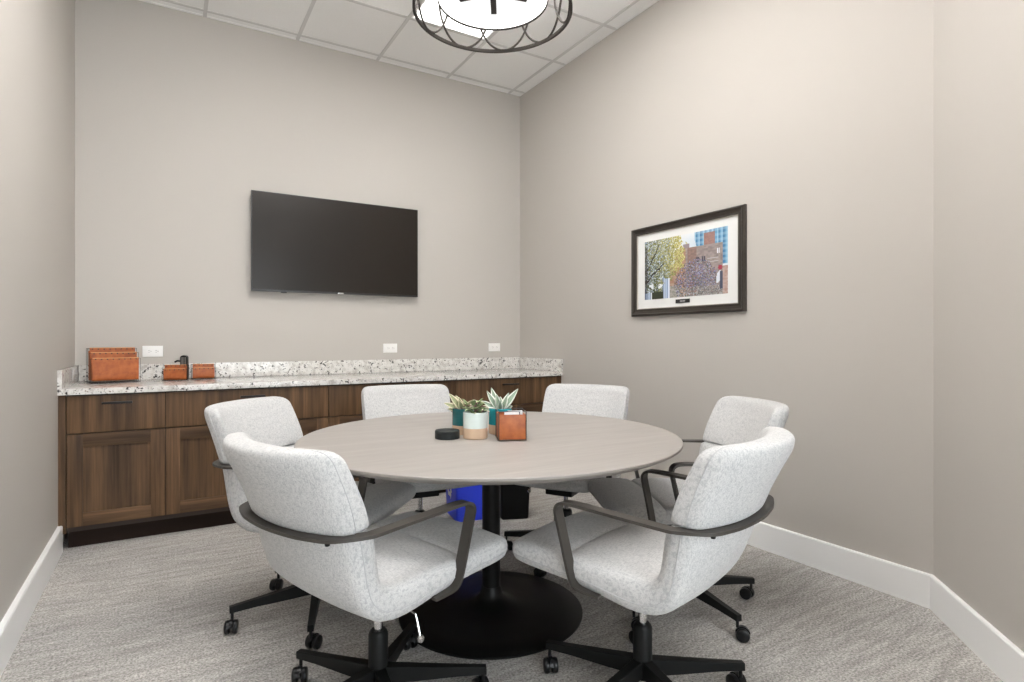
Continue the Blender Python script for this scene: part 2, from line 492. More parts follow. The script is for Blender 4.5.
# ------------------------------------------------------------------ television
tv = thing('television', 'large flat black television mounted on the back wall', 'television', (1.158, YB - 0.002, 1.89))
w_, h_ = 1.288, 0.735
c = MB(); c.box((-w_ / 2, -0.060, -h_ / 2), (w_ / 2, -0.040, h_ / 2), None, 0.0015); c.build('bezel', M['tvcase'], tv)
c = MB(); c.box((-w_ / 2 + .05, -0.042, -h_ / 2 + .04), (w_ / 2 - .05, -0.022, h_ / 2 - .12), None, 0.006); c.build('rear_housing', M['tvcase'], tv)
c = MB(); c.box((-0.3, -0.024, -0.2), (0.3, 0, -0.15)); c.box((-0.3, -0.024, 0.12), (0.3, 0, 0.17)); c.build('wall_bracket', M['black'], tv)
c = MB(); c.box((-w_ / 2 + .006, -0.0612, -h_ / 2 + .014), (w_ / 2 - .006, -0.0595, h_ / 2 - .006)); c.build('screen', M['screen'], tv)
c = MB(); c.box((-0.019, -0.0622, -h_ / 2 + .001), (0.024, -0.0598, -h_ / 2 + .010), None, 0.0006); c.build('badge', M['silver'], tv)
c = MB(); c.box((-w_ / 2 + .205, -0.060, -h_ / 2 - .007), (-w_ / 2 + .245, -0.045, -h_ / 2 + .001), None, 0.001); c.build('sensor', M['tvcase'], tv)

# ------------------------------------------------------------------ wall outlets
def outlet(x, z, label, w=0.119):
    t = thing('wall_outlet', label, 'outlet', (x, YB, z), 0, 'white outlets on the back wall')
    p = MB(); p.box((-w / 2, -0.007, -0.0375), (w / 2, 0, 0.0375), None, 0.0025); p.build('cover_plate', M['outlet'], t)
    for s in (-1, 1):
        r = MB()
        ol = []
        for k in range(24):
            an = 2 * PI * k / 24; ex = 0.0165 * max(-1, min(1, 1.25 * math.cos(an))); ez = 0.0145 * math.sin(an)
            ol.append((ex + s * 0.0205, ez))
        r.prism(ol, 0, 0.0015, M['outlet'], Matrix(((1, 0, 0, 0), (0, 0, -1, -0.0065), (0, 1, 0, 0), (0, 0, 0, 1))))
        for dz in (-0.006, 0.006): r.box((s * 0.0205 - 0.005, -0.0084, dz - 0.0011), (s * 0.0205 + 0.004, -0.0078, dz + 0.0011), M['slot'])
        r.box((s * 0.0205 + 0.0085, -0.0084, -0.0025), (s * 0.0205 + 0.0125, -0.0078, 0.0025), M['slot'])
        r.build('socket', None, t)
    return t
outlet(-0.096, 1.086, 'white double wall outlet beside the large leather organizer, near the left wall')
outlet(1.581, 1.094, 'white wall outlet just below the right end of the television')
outlet(2.571, 1.094, 'white wall outlet near the back right corner')

# ------------------------------------------------------------------ framed picture on right wall
pc = thing('framed_picture', 'dark framed city photograph with white mat on the right wall', 'picture', (XR, 2.624, 1.636), PI / 2)
# local: x along -? after rz=90: local +x -> world +Y, local +y -> world -X (towards room)
PW, PH = 0.940, 0.615
def rect_frame(q, w, h, prof, m):
    """mitred frame; prof = list of (inset, height towards the room)"""
    cs = [(-1, -1), (1, -1), (1, 1), (-1, 1)]; pts = []
    for sx, sz in cs:
        for ins, hh in prof: pts.append((sx * (w / 2 - ins), hh, sz * (h / 2 - ins)))
    n = len(prof); fs = []
    for k in range(4):
        for j in range(n):
            a = k * n + j; b = k * n + (j + 1) % n; c2 = ((k + 1) % 4) * n + (j + 1) % n; d = ((k + 1) % 4) * n + j
            fs.append([a, b, c2, d])
    q.faces(pts, fs, m, smooth=False)
q = MB(); rect_frame(q, PW, PH, [(0, 0), (0, 0.018), (0.005, 0.026), (0.013, 0.028), (0.019, 0.022), (0.036, 0.016), (0.044, 0.018), (0.049, 0.015), (0.049, 0.004), (0.049, 0.0)], M['frame'])
q.build('frame', None, pc)
q = MB(); rect_frame(q, PW - 0.098, PH - 0.098, [(0, 0.004), (0, 0.014), (0.004, 0.013), (0.005, 0.004)], M['fillet']); q.build('fillet', None, pc)
q = MB(); q.box((-PW / 2 + .048, 0.001, -PH / 2 + .048), (PW / 2 - .048, 0.005, PH / 2 - .048)); q.build('mat_board', M['mat'], pc)
# print: painted cell by cell (a real flat print); u runs left->right as seen from the room
random.seed(11)
NU, NV = 132, 76
def smooth_noise(seed, n):
    rnd = random.Random(seed); G = [[rnd.random() for _ in range(n + 2)] for _ in range(n + 2)]
    def f(u, v):
        x = min(max(u, 0), .9999) * n; y = min(max(v, 0), .9999) * n; i = int(x); j = int(y); fx = x - i; fy = y - j
        fx = fx * fx * (3 - 2 * fx); fy = fy * fy * (3 - 2 * fy)
        return (G[i][j] * (1 - fx) + G[i + 1][j] * fx) * (1 - fy) + (G[i][j + 1] * (1 - fx) + G[i + 1][j + 1] * fx) * fy
    return f
n8, n20, n45, n90 = smooth_noise(1, 8), smooth_noise(2, 20), smooth_noise(3, 45), smooth_noise(4, 90)
def lerp(a, b, k): return tuple(x * (1 - k) + y * k for x, y in zip(a, b))
def paint(u, v):
    r = random.random()
    c = lerp((0.62, 0.70, 0.78), (0.80, 0.82, 0.84), n8(u, v))                       # sky
    if 0.63 + (1 - v) * 0.12 - 0.12 * (v > .9) * 0 < u + 0.10 * (v - 0.8) and v > 0.45 and u > 0.64:
        s = (int(u * 60) % 3); c = [(0.05, 0.17, 0.32), (0.12, 0.30, 0.48), (0.28, 0.48, 0.64)][s]
        if int(v * 26) % 2: c = lerp(c, (0.5, 0.66, 0.78), 0.25)
    if 0.74 < u < 0.86 and 0.74 < v < 0.96: c = lerp((0.24, 0.13, 0.12), (0.34, 0.20, 0.17), n90(u, v))
    if 0.50 < u < 0.575 and 0.74 < v < 0.84: c = (0.26, 0.22, 0.24)
    if u > 0.40 and v < 0.775 and u < 0.945:                                           # big brick block
        c = lerp((0.20, 0.165, 0.16), (0.36, 0.30, 0.28), n45(u, v))
        if v > 0.757: c = (0.30, 0.26, 0.25)
        if 0.55 < u < 0.66: c = lerp((0.17, 0.12, 0.11), (0.30, 0.19, 0.16), n45(v, u))
        if 0.40 < u < 0.53: c = lerp((0.30, 0.16, 0.10), (0.44, 0.28, 0.20), n45(u, v))
        if (0.715 < u < 0.765 and 0.52 < v < 0.60 and int(u * 90) % 2): c = (0.05, 0.05, 0.07)
        if (0.88 < u < 0.93 and 0.62 < v < 0.70 and int(u * 100) % 2): c = (0.75, 0.75, 0.78)
        if (0.65 < u < 0.69 and 0.50 < v < 0.62) and int(v * 40) % 2: c = (0.07, 0.06, 0.08)
        if 0.78 < u < 0.90 and 0.48 < v < 0.60 and int(v * 60) % 3 == 0: c = (0.46, 0.43, 0.42)
    if 0.32 < u < 0.42 and v < 0.5: c = lerp((0.30, 0.14, 0.09), (0.45, 0.33, 0.26), n45(u, v))
    if 0.33 < u < 0.46 and v < 0.2: c = lerp((0.20, 0.19, 0.17), (0.44, 0.42, 0.38), n90(u, v))
    if u > 0.945 and v < 0.42: c = lerp((0.34, 0.2, 0.17), (0.5, 0.4, 0.36), n45(u, v))
    # blossoming shrub, purple and blue flecks
    d = ((u - 0.64) / 0.25) ** 2 + ((v - 0.22) / 0.36) ** 2
    if d < 1.0 + 0.35 * (n20(u, v) - 0.5) and r < 0.72 - 0.25 * d:
        c = random.choice([(0.16, 0.16, 0.30), (0.26, 0.26, 0.45), (0.07, 0.08, 0.14), (0.36, 0.38, 0.50), (0.24, 0.13, 0.15), (0.10, 0.11, 0.08), (0.18, 0.19, 0.17), (0.04, 0.04, 0.06)])
    if 0.45 < u < 0.95 and v < 0.15 and r < 0.6: c = random.choice([(0.14, 0.14, 0.13), (0.3, 0.3, 0.31), (0.07, 0.08, 0.09), (0.42, 0.42, 0.42)])
    # glass towers low left
    if 0.245 < u < 0.335 and v < 0.62: c = [(0.16, 0.24, 0.42), (0.66, 0.72, 0.80), (0.34, 0.44, 0.62)][int(u * 110) % 3]
    if 0.315 < u < 0.33 and v < 0.5: c = (0.70, 0.74, 0.86)
    if u < 0.085 and v < 0.2: c = [(0.08, 0.12, 0.22), (0.5, 0.6, 0.75)][int(u * 80) % 2]
    if 0.1 < u < 0.25 and v < 0.14: c = (0.03, 0.035, 0.02)
    # tree crown
    dd = ((u - 0.19) / 0.34) ** 2 + ((v - 0.72) / 0.42) ** 2 + 0.7 * (n20(v, u) - 0.5)
    k = n20(u, v) * 0.6 + n45(u, v) * 0.4
    if dd + 0.5 * (k - 0.5) < 0.98 or (u < 0.24 and v > 0.12 and k > 0.42):
        t_ = n8(u, v) * .5 + u * 1.2
        if r < 0.60 + 0.6 * u + 0.2 * (n45(u, v) - .5):
            c = lerp(random.choice([(0.04, 0.055, 0.03), (0.10, 0.13, 0.05), (0.20, 0.22, 0.10), (0.03, 0.03, 0.03)]), random.choice([(0.46, 0.41, 0.12), (0.62, 0.58, 0.30), (0.22, 0.22, 0.06)]), min(1, max(0, (u + 0.25 * (v - .5)) * 2.2 - 0.15 + 0.5 * (n20(u, v) - .5))))
        elif u < .34: c = random.choice([(0.42, 0.50, 0.62), (0.66, 0.72, 0.78), (0.2, 0.26, 0.34)])
    if u < 0.26 and abs(v - (0.26 + u * 1.35 + 0.06 * (n20(u, u) - .5))) < 0.012 + 0.05 * (0.26 - u): c = (0.025, 0.02, 0.02)
    if u < 0.2 and abs(v - (0.45 + u * 2.2 + 0.08 * (n20(u, .3) - .5))) < 0.02: c = (0.03, 0.025, 0.02)
    if u < 0.035 and 0.1 < v < 0.9: c = lerp(c, (0.03, 0.025, 0.02), 0.7)
    # walker in red cap and white top
    if (u - 0.92) ** 2 / 0.00055 + (v - 0.40) ** 2 / 0.0014 < 1: c = (0.32, 0.035, 0.06)
    if (u - 0.905 + (v - .27) * -0.15) ** 2 / 0.0006 + (v - 0.26) ** 2 / 0.009 < 1: c = (0.74, 0.78, 0.86)
    if 0.915 < u < 0.945 and 0.08 < v < 0.34: c = (0.05, 0.06, 0.10)
    return c
pr = bmesh.new(); pw, ph = 0.693, 0.400
lay = pr.loops.layers.float_color.new('Col')
grid = [[pr.verts.new((pw * (0.5 - i / NU), 0.0062, ph * (j / NV - 0.5))) for j in range(NV + 1)] for i in range(NU + 1)]
for i in range(NU):
    for j in range(NV):
        f = pr.faces.new([grid[i][j], grid[i + 1][j], grid[i + 1][j + 1], grid[i][j + 1]])
        cc = paint((i + .5) / NU, (j + .5) / NV)
        for l in f.loops: l[lay] = (*cc, 1)
# print thickness
rim = [(-pw / 2, -ph / 2), (pw / 2, -ph / 2), (pw / 2, ph / 2), (-pw / 2, ph / 2)]
fr = [pr.verts.new((x, 0.0061, z)) for x, z in rim]; bk = [pr.verts.new((x, 0.0049, z)) for x, z in rim]
for k in range(4):
    f = pr.faces.new([fr[k], fr[(k + 1) % 4], bk[(k + 1) % 4], bk[k]])
    for l in f.loops: l[lay] = (0.7, 0.7, 0.7, 1)
bmesh.ops.recalc_face_normals(pr, faces=pr.faces[:])
me = bpy.data.meshes.new('printed_photograph'); pr.to_mesh(me); pr.free(); me.materials.append(M['print'])
po = bpy.data.objects.new('photograph', me); COL.objects.link(po); po.parent = pc; po.location = (0.003, 0, 0.005)
q = MB(); q.box((-0.059, 0.0045, -0.0125), (0.059, 0.0085, 0.0125), M['plate'], 0.0006)
xs = -0.022
for wdt in (0.006, 0.008, 0.005, 0.008, 0.006):
    q.box((xs, 0.0083, -0.005), (xs + wdt, 0.0090, 0.005), M['plate_text']); xs += wdt + 0.0025
no = q.build('name_plate', None, pc); no.location = (0.006, 0, -0.221)

# ------------------------------------------------------------------ round table
TX, TY, TZ, TR = 1.195, 2.185, 0.76, 0.795
tb = thing('round_table', 'large round table with greige top on a black pedestal', 'table', (TX, TY, 0))
q = MB(); q.lathe([(0, TZ), (TR - 0.003, TZ), (TR, TZ - 0.002), (TR, TZ - 0.009), (TR - 0.004, TZ - 0.012), (TR - 0.035, TZ - 0.028), (0, TZ - 0.028)], n=160, m=None)
for f in q.bm.faces: f.material_index = 0
tt = q.build('tabletop', M['top'], tb, sharp=25)
tt.data.materials.append(M['top_edge'])
for p in tt.data.polygons:
    if p.center.z < TZ - 0.0011: p.material_index = 1
q = MB(); q.lathe([(0.039, 0.05), (0.039, 0.732), (0, 0.732)], n=40); q.build('column', M['base_black'], tb)
q = MB(); q.lathe([(0, 0), (0.388, 0), (0.392, 0.004), (0.392, 0.010), (0.385, 0.014), (0.30, 0.019), (0.20, 0.026), (0.12, 0.036), (0.07, 0.052), (0.048, 0.075), (0.0405, 0.11), (0.039, 0.11)], n=96)
q.build('pedestal_base', M['base_black'], tb)
q = MB(); q.lathe([(0, 0.722), (0.2, 0.722), (0.2, 0.7305), (0, 0.7305)], n=40); q.build('mounting_plate', M['base_black'], tb)

# ------------------------------------------------------------------ office chairs
def interp(st, n):
    """Catmull-Rom through stations"""
    out = []
    N = len(st)
    for i in range(N - 1):
        p0, p1, p2, p3 = st[max(i - 1, 0)], st[i], st[i + 1], st[min(i + 2, N - 1)]
        for k in range(n):
            t = k / n
            out.append(tuple(0.5 * ((2 * b) + (-a + c) * t + (2 * a - 5 * b + 4 * c - d) * t * t + (-a + 3 * b - 3 * c + d) * t ** 3) for a, b, c, d in zip(p0, p1, p2, p3)))
    out.append(st[-1]); return out

def shell(stations, sub, name, parent, puff, seams=True, nU=14):
    """stations: (inner_y, inner_z, outer_y, outer_z, half_width, forward_curve)"""
    S_ = interp(stations, sub); q = MB(); rings = []; seamL = []; seamR = []
    nr = 2 * (nU + 1) + 6
    for (iy, iz, oy, oz, hw, cv) in S_:
        I = Vector((0, iy, iz)); O = Vector((0, oy, oz)); D = O - I; th = D.length
        pts = []
        def at(x, k, lift=0.0):
            xx = x / max(hw, 1e-4)
            fwd = cv * abs(x / 0.257) ** 2.3
            p = I + D * k
            return Vector((x, p.y + fwd, p.z)) + (-D.normalized()) * lift if th > 1e-5 else Vector((x, p.y + fwd, p.z))
        r = min(0.024, hw * 0.4)
        # top (inner) surface from -x to +x, gently crowned
        for j in range(nU + 1):
            s = -1 + 2 * j / nU; s = math.sin(s * PI / 2) * 0.35 + s * 0.65
            pts.append(at(s * (hw - r), 0, puff * min(1, th / 0.06) * (1 - s * s)))
        pts.append(at(hw - r * 0.3, 0.10)); pts.append(at(hw, 0.36)); pts.append(at(hw, 0.68)); pts.append(at(hw - r * 0.3, 0.93))
        for j in range(nU + 1):
            s = 1 - 2 * j / nU; s = math.sin(s * PI / 2) * 0.35 + s * 0.65
            pts.append(at(s * (hw - r), 1.0, -puff * 0.5 * min(1, th / 0.06) * (1 - s * s)))
        pts.append(at(-(hw - r * 0.3), 0.93)); pts.append(at(-hw, 0.68)); pts.append(at(-hw, 0.36)); pts.append(at(-(hw - r * 0.3), 0.10))
        rings.append(pts); seamR.append(at(hw + 0.0004, 0.66)); seamL.append(at(-hw - 0.0004, 0.66))
    n = len(rings[0]); allp = [p for r_ in rings for p in r_]; fs = []
    for i in range(len(rings) - 1):
        for j in range(n): fs.append([i * n + j, i * n + (j + 1) % n, (i + 1) * n + (j + 1) % n, (i + 1) * n + j])
    # caps as strips between inner and outer rows
    for base in (0, (len(rings) - 1) * n):
        top = [base + j for j in range(nU + 1)]; bot = [base + nU + 5 + (nU - j) for j in range(nU + 1)]
        for j in range(nU): fs.append([top[j], top[j + 1], bot[j + 1], bot[j]])
        e = nU
        fs.append([top[e], base + nU + 1, base + nU + 4, bot[e]]); fs.append([base + nU + 1, base + nU + 2, base + nU + 3, base + nU + 4])
        b0 = base + 2 * nU + 6
        fs.append([top[0], b0 + 3, b0, bot[0]]); fs.append([b0 + 3, b0 + 2, b0 + 1, b0])
    q.faces(allp, fs)
    o = q.build(name, M['fabric'], parent, sharp=70)
    if seams:
        for pth in (seamL, seamR):
            z = MB(); z.tube(pth[1:-1], 0.0013, n=6); z.build('seam', M['seam'], o)
    return o

def make_chair():
    t = thing('office_chair', '', 'chair', (0, 0, 0), 0, 'light grey office chairs around the round table')
    # seat and lower back, one upholstered sweep (front nose -> up to the arm band)
    seat = [
        (0.366, 0.472, 0.362, 0.460, 0.205, 0), (0.360, 0.489, 0.354, 0.448, 0.232, 0), (0.338, 0.502, 0.334, 0.440, 0.249, 0),
        (0.285, 0.507, 0.285, 0.434, 0.254, 0), (0.210, 0.505, 0.210, 0.431, 0.255, 0), (0.164, 0.499, 0.162, 0.430, 0.256, 0),
        (0.150, 0.488, 0.150, 0.429, 0.256, 0), (0.138, 0.497, 0.140, 0.429, 0.256, 0), (0.09, 0.503, 0.09, 0.427, 0.257, 0),
        (0.0, 0.501, 0.0, 0.415, 0.258, 0), (-0.09, 0.496, -0.09, 0.402, 0.258, 0), (-0.150, 0.502, -0.170, 0.408, 0.257, 0.004),
        (-0.186, 0.526, -0.236, 0.446, 0.256, 0.014), (-0.207, 0.560, -0.275, 0.502, 0.255, 0.028), (-0.226, 0.602, -0.304, 0.565, 0.254, 0.044),
        (-0.242, 0.640, -0.325, 0.622, 0.253, 0.056), (-0.252, 0.661, -0.335, 0.655, 0.252, 0.061), (-0.268, 0.672, -0.330, 0.669, 0.246, 0.062)]
    shell(seat, 3, 'seat', t, 0.010)
    back = [
        (-0.280, 0.671, -0.338, 0.669, 0.242, 0.062), (-0.264, 0.676, -0.348, 0.674, 0.250, 0.063), (-0.266, 0.690, -0.357, 0.692, 0.253, 0.066),
        (-0.288, 0.736, -0.378, 0.741, 0.256, 0.072), (-0.320, 0.792, -0.405, 0.796, 0.257, 0.079), (-0.350, 0.842, -0.430, 0.843, 0.257, 0.085),
        (-0.362, 0.866, -0.438, 0.866, 0.254, 0.087), (-0.373, 0.882, -0.439, 0.881, 0.246, 0.088), (-0.386, 0.892, -0.432, 0.891, 0.231, 0.088),
        (-0.401, 0.896, -0.416, 0.895, 0.200, 0.088)]
    shell(back, 3, 'backrest', t, 0.012)
    # flat bar: arms, wrapped round the back, one continuous band
    AX = 0.274
    right = [(0.252, 0.000, 0.4190), (0.254, 0.045, 0.421), (0.260, 0.078, 0.430), (0.264, 0.092, 0.452), (0.268, 0.104, 0.50), (0.271, 0.119, 0.565), (0.273, 0.134, 0.625),
             (AX, 0.139, 0.652), (AX, 0.131, 0.669), (AX, 0.112, 0.6765), (AX, 0.07, 0.6775), (AX, 0.0, 0.675), (AX, -0.08, 0.672), (AX, -0.16, 0.669), (AX, -0.225, 0.667)]
    bend = []
    # behind the backrest
    for k in range(1, 12):
        a = k / 12 * PI
        x = AX * math.cos(a)
        cx_ = AX * (abs(math.cos(a)) ** 0.62) * (1 if math.cos(a) >= 0 else -1)
        y = -0.360 + 0.062 * min(1, (abs(cx_) / 0.257)) ** 2.3 + (0.075 * max(0, (abs(cx_) - 0.220) / 0.054) ** 2)
        bend.append((cx_, y, 0.666))
    path = right + [b_ for b_ in bend] + [(-x, y, z) for x, y, z in right[::-1]]
    path = [Vector(p) for p in path]
    # subdivide with catmull for smoothness
    pth = [Vector(p) for p in interp([tuple(p) for p in path], 3)]
    def side(i):
        a = pth[max(i - 1, 0)]; b = pth[min(i + 1, len(pth) - 1)]; d = b - a; d = Vector((d.x, d.y, 0))
        if pth[i].y > -0.2: return (1, 0, 0) if pth[i].x > 0 else (1, 0, 0)
        s = Vector((0, 0, 1)).cross(d).normalized()
        return s if False else Vector((s.x, s.y, 0))
    sd = []
    for i in range(len(pth)):
        s = Vector(side(i)).normalized()
        if sd and s.dot(sd[-1]) < 0: s = -s
        sd.append(s)
    wq, hq = 0.019, 0.0045
    sec = [(-wq, -hq), (wq, -hq), (wq, hq), (-wq, hq)]
    q = MB(); q.sweep(pth, sec, side=lambda i: sd[i]); q.build('arm_band', M['bronze'], t, sharp=50)
    for s in (-1, 1):
        q = MB(); q.lathe([(0, -0.012), (0.006, -0.012), (0.007, -0.008), (0.007, 0), (0, 0)], (s * 0.215, -0.318, 0.6615), 12); q.build('bolt', M['black'], t)
    # mechanism under the seat
    q = MB(); q.box((-0.075, -0.105, 0.345), (0.075, 0.115, 0.412), None, 0.008); q.box((-0.15, -0.09, 0.385), (0.15, -0.06, 0.403), None, 0.003); q.box((-0.15, 0.06, 0.408), (0.15, 0.09, 0.4245), None, 0.003)
    q.build('tilt_mechanism', M['black'], t)
    q = MB(); q.tube([(0.07, -0.03, 0.386), (0.16, -0.03, 0.382), (0.215, -0.03, 0.372), (0.222, -0.03, 0.355), (0.234, -0.03, 0.318)], 0.0035, n=8)
    lo = q.build('lever', M['chrome'], t)
    q = MB(); q.lathe([(0, -0.011), (0.007, -0.009), (0.011, -0.002), (0.011, 0.004), (0.006, 0.010), (0, 0.011)], (0.237, -0.03, 0.309), 16); q.build('knob', M['chrome'], lo)
    # gas lift
    q = MB(); q.lathe([(0.0135, 0.22), (0.0135, 0.356), (0, 0.356)], n=20); q.build('gas_cylinder', M['chrome'], t)
    q = MB(); q.lathe([(0, 0.075), (0.030, 0.075), (0.031, 0.235), (0.028, 0.243), (0.022, 0.249), (0.0135, 0.250)], n=28); q.build('column_sleeve', M['black'], t)
    # five star base
    for k in range(5):
        a = 2 * PI * k / 5; ca, sa = math.cos(a), math.sin(a)
        R_ = lambda r, s, z: (ca * r - sa * s, sa * r + ca * s, z)
        q = MB()
        st = [(0.026, 0.018, 0.135, 0.082), (0.12, 0.016, 0.124, 0.080), (0.25, 0.013, 0.110, 0.080), (0.345, 0.0115, 0.100, 0.076)]
        pts = []; fs = []
        for r, hw, z1, z0 in st: pts += [R_(r, -hw, z0), R_(r, hw, z0), R_(r, hw, z1 - .002), R_(r, hw - .002, z1), R_(r, -hw + .002, z1), R_(r, -hw, z1 - .002)]
        for i in range(3):
            for j in range(6): fs.append([i * 6 + j, i * 6 + (j + 1) % 6, (i + 1) * 6 + (j + 1) % 6, (i + 1) * 6 + j])
        fs += [list(range(6)), [18 + j for j in range(6)]]
        q.faces(pts, fs); lg = q.build('leg', M['black'], t)
        # twin wheel caster, swivelled
        sw = a + [2.2, 1.3, 2.6, 1.9, 0.8][k]
        cs, sn = math.cos(sw), math.sin(sw)
        ox, oy = ca * 0.335, sa * 0.335
        mt = Matrix(((cs, -sn, 0, ox), (sn, cs, 0, oy), (0, 0, 1, 0), (0, 0, 0, 1)))
        q = MB()
        q.lathe([(0.006, 0.05), (0.006, 0.078), (0, 0.078)], (ox, oy, 0), 12)
        # hood
        hood = []
        for j in range(9):
            an = math.radians(10 + 150 * j / 8); hood.append((0.019 + 0.0285 * math.cos(an), 0.027 + 0.0285 * math.sin(an)))
        hood += [(0.010, 0.030), (0.030, 0.025)]
        q.prism([(x, z) for x, z in hood], -0.006, 0.006, None, mt @ Matrix(((1, 0, 0, 0), (0, 0, -1, 0), (0, 1, 0, 0), (0, 0, 0, 1))))
        c_ = q.build('caster', M['plastic'], lg)
        for s in (-1, 1):
            w = MB()
            rot = mt @ Matrix.Translation((0.019, s * 0.0145, 0.0265)) @ Matrix.Rotation(PI / 2, 4, 'X')
            w.lathe([(0, -0.0105), (0.018, -0.0105), (0.0245, -0.0075), (0.0265, 0), (0.0245, 0.0075), (0.018, 0.0105), (0, 0.0105)], n=24, mtx=rot)
            # merge wheels into the caster part (they are one small swivelling unit)
            tmp = bpy.data.meshes.new('tmp'); w.bm.to_mesh(tmp); w.bm.free()
            b2 = bmesh.new(); b2.from_mesh(c_.data); b2.from_mesh(tmp); bmesh.ops.recalc_face_normals(b2, faces=b2.faces[:])
            for e in b2.edges:
                if len(e.link_faces) == 2 and e.calc_face_angle(0) > math.radians(35): e.smooth = False
            b2.to_mesh(c_.data); b2.free(); bpy.data.meshes.remove(tmp)
    return t
# position, facing (world deg), star angle (world deg), label
CH = [
    ((0.571, 1.791), 19.3, 122.9, 'light grey office chair nearest the camera on the left side of the table'),
    ((0.552, 2.567), -42.0, 109.5, 'light grey office chair at far left by the cabinet doors, behind the near left chair'),
    ((1.160, 2.920), -97.0, -13.0, 'light grey office chair behind the table, under the right end of the television'),
    ((1.855, 2.540), 212.0, 136.6, 'light grey office chair behind the table on the right, nearest the back right corner'),
    ((1.938, 1.812), 154.5, -24.5, 'light grey office chair by the right wall, half hidden behind the near right chair'),
    ((1.323, 1.394), 108.5, 119.5, 'light grey office chair nearest the camera on the right side of the table'),
]
proto = make_chair()
def place(o, i):
    (x, y), face, star, lab = CH[i]
    o.location = (x, y, 0); o.rotation_euler = (0, 0, math.radians(face - 90)); o['label'] = lab
    for ch in o.children:
        if ch.name.startswith('leg'): ch.rotation_euler = (0, 0, math.radians(star - (face - 90)))
copies = [proto] + [copy_tree(proto) for _ in CH[1:]]
for i, o in enumerate(copies): place(o, i)

# ------------------------------------------------------------------ pendant lamp
PX, PY = 1.201, 2.181
pd = thing('pendant_lamp', 'round pendant lamp with white drum shade inside a bronze ring cage', 'pendant lamp', (PX, PY, H))
zr, zt_ = 2.58 - H, 2.98 - H
def flat_ring(q, r, z, hw, hh, n=96):
    q.lathe([(r - hw, z - hh), (r + hw, z - hh), (r + hw, z + hh), (r - hw, z + hh), (r - hw, z - hh)], n=n)
q = MB(); flat_ring(q, 0.337, zr, 0.0055, 0.007); q.build('lower_ring', M['pendant'], pd)
q = MB(); flat_ring(q, 0.337, zt_, 0.0055, 0.007); q.build('upper_ring', M['pendant'], pd)
for k in range(10):
    a0 = math.radians(51.3 + 36 * k); W = math.radians(23.0); pth = []
    for j in range(48):
        an = 2 * PI * j / 48; th = a0 + W * math.sin(an); z = (zr + zt_) / 2 - (zt_ - zr) / 2 * math.cos(an)
        rr_ = 0.333 + (0.002 if k % 2 else -0.002)
        pth.append((rr_ * math.cos(th), rr_ * math.sin(th), z))
    q = MB(); q.tube(pth, 0.005, n=8, closed=True); q.build('oval_loop', M['pendant'], pd)
q = MB(); q.lathe([(0.2365, 2.635 - H), (0.2385, 2.635 - H), (0.2385, 2.925 - H), (0.2365, 2.925 - H), (0.2365, 2.635 - H)], n=72); q.build('drum_shade', M['shade'], pd)
q = MB(); q.lathe([(0, 2.672 - H), (0.2345, 2.672 - H), (0.2345, 2.676 - H), (0, 2.676 - H)], n=72); q.build('diffuser', M['diff'], pd)
q = MB(); flat_ring(q, 0.2375, 2.632 - H, 0.0022, 0.004); q.build('shade_rim', M['pendant'], pd)
q = MB()
for k in range(5):
    a = math.radians(59.3 + 72 * k)
    mt = Matrix.Rotation(a, 4, 'Z')
    q.box((0.0, -0.0125, 2.659 - H), (0.156, 0.0125, 2.6718 - H), None, 0, mt)
q.lathe([(0, 2.656 - H), (0.03, 2.656 - H), (0.03, 2.6718 - H), (0, 2.6718 - H)], n=24)
q.build('finial_star', M['pendant'], pd)
q = MB()
for k in range(4):
    a = math.radians(59.3 + 45 + 90 * k); ca, sa = math.cos(a), math.sin(a)
    q.tube([(0.238 * ca, 0.238 * sa, 2.90 - H), (0.336 * ca, 0.336 * sa, zt_)], 0.004, n=8)
    q.tube([(0.02 * ca, 0.02 * sa, 2.95 - H), (0.338 * ca, 0.338 * sa, zt_)], 0.003, n=8)
q.build('spoke', M['pendant'], pd)
q = MB(); q.lathe([(0.0, zt_ - 0.06), (0.006, zt_ - 0.06), (0.006, -0.02), (0.055, -0.018), (0.06, -0.004), (0.06, -0.0055), (0, -0.0055)], n=24); q.build('stem', M['pendant'], pd)

bulb = bpy.data.lights.new('pendant_bulb', 'POINT'); bulb.energy = 390; bulb.color = (1.0, 0.98, 0.95); bulb.shadow_soft_size = 0.045
bo = bpy.data.objects.new('pendant_bulb', bulb); COL.objects.link(bo); bo.location = (PX, PY, 2.80)

# ------------------------------------------------------------------ things on the table
q = MB(); q.lathe([(0, 0), (0.049, 0), (0.051, 0.002), (0.051, 0.021), (0.0505, 0.0225), (0.051, 0.024), (0.051, 0.031), (0.049, 0.034), (0.046, 0.0345), (0, 0.0335)], n=48)
pk = q.build('speaker_puck', M['puck'], None, 25, (0.988, 2.184, TZ + 0.0003)); tag(pk, 'small round charcoal puck on the table beside the pale mint planter', 'puck')

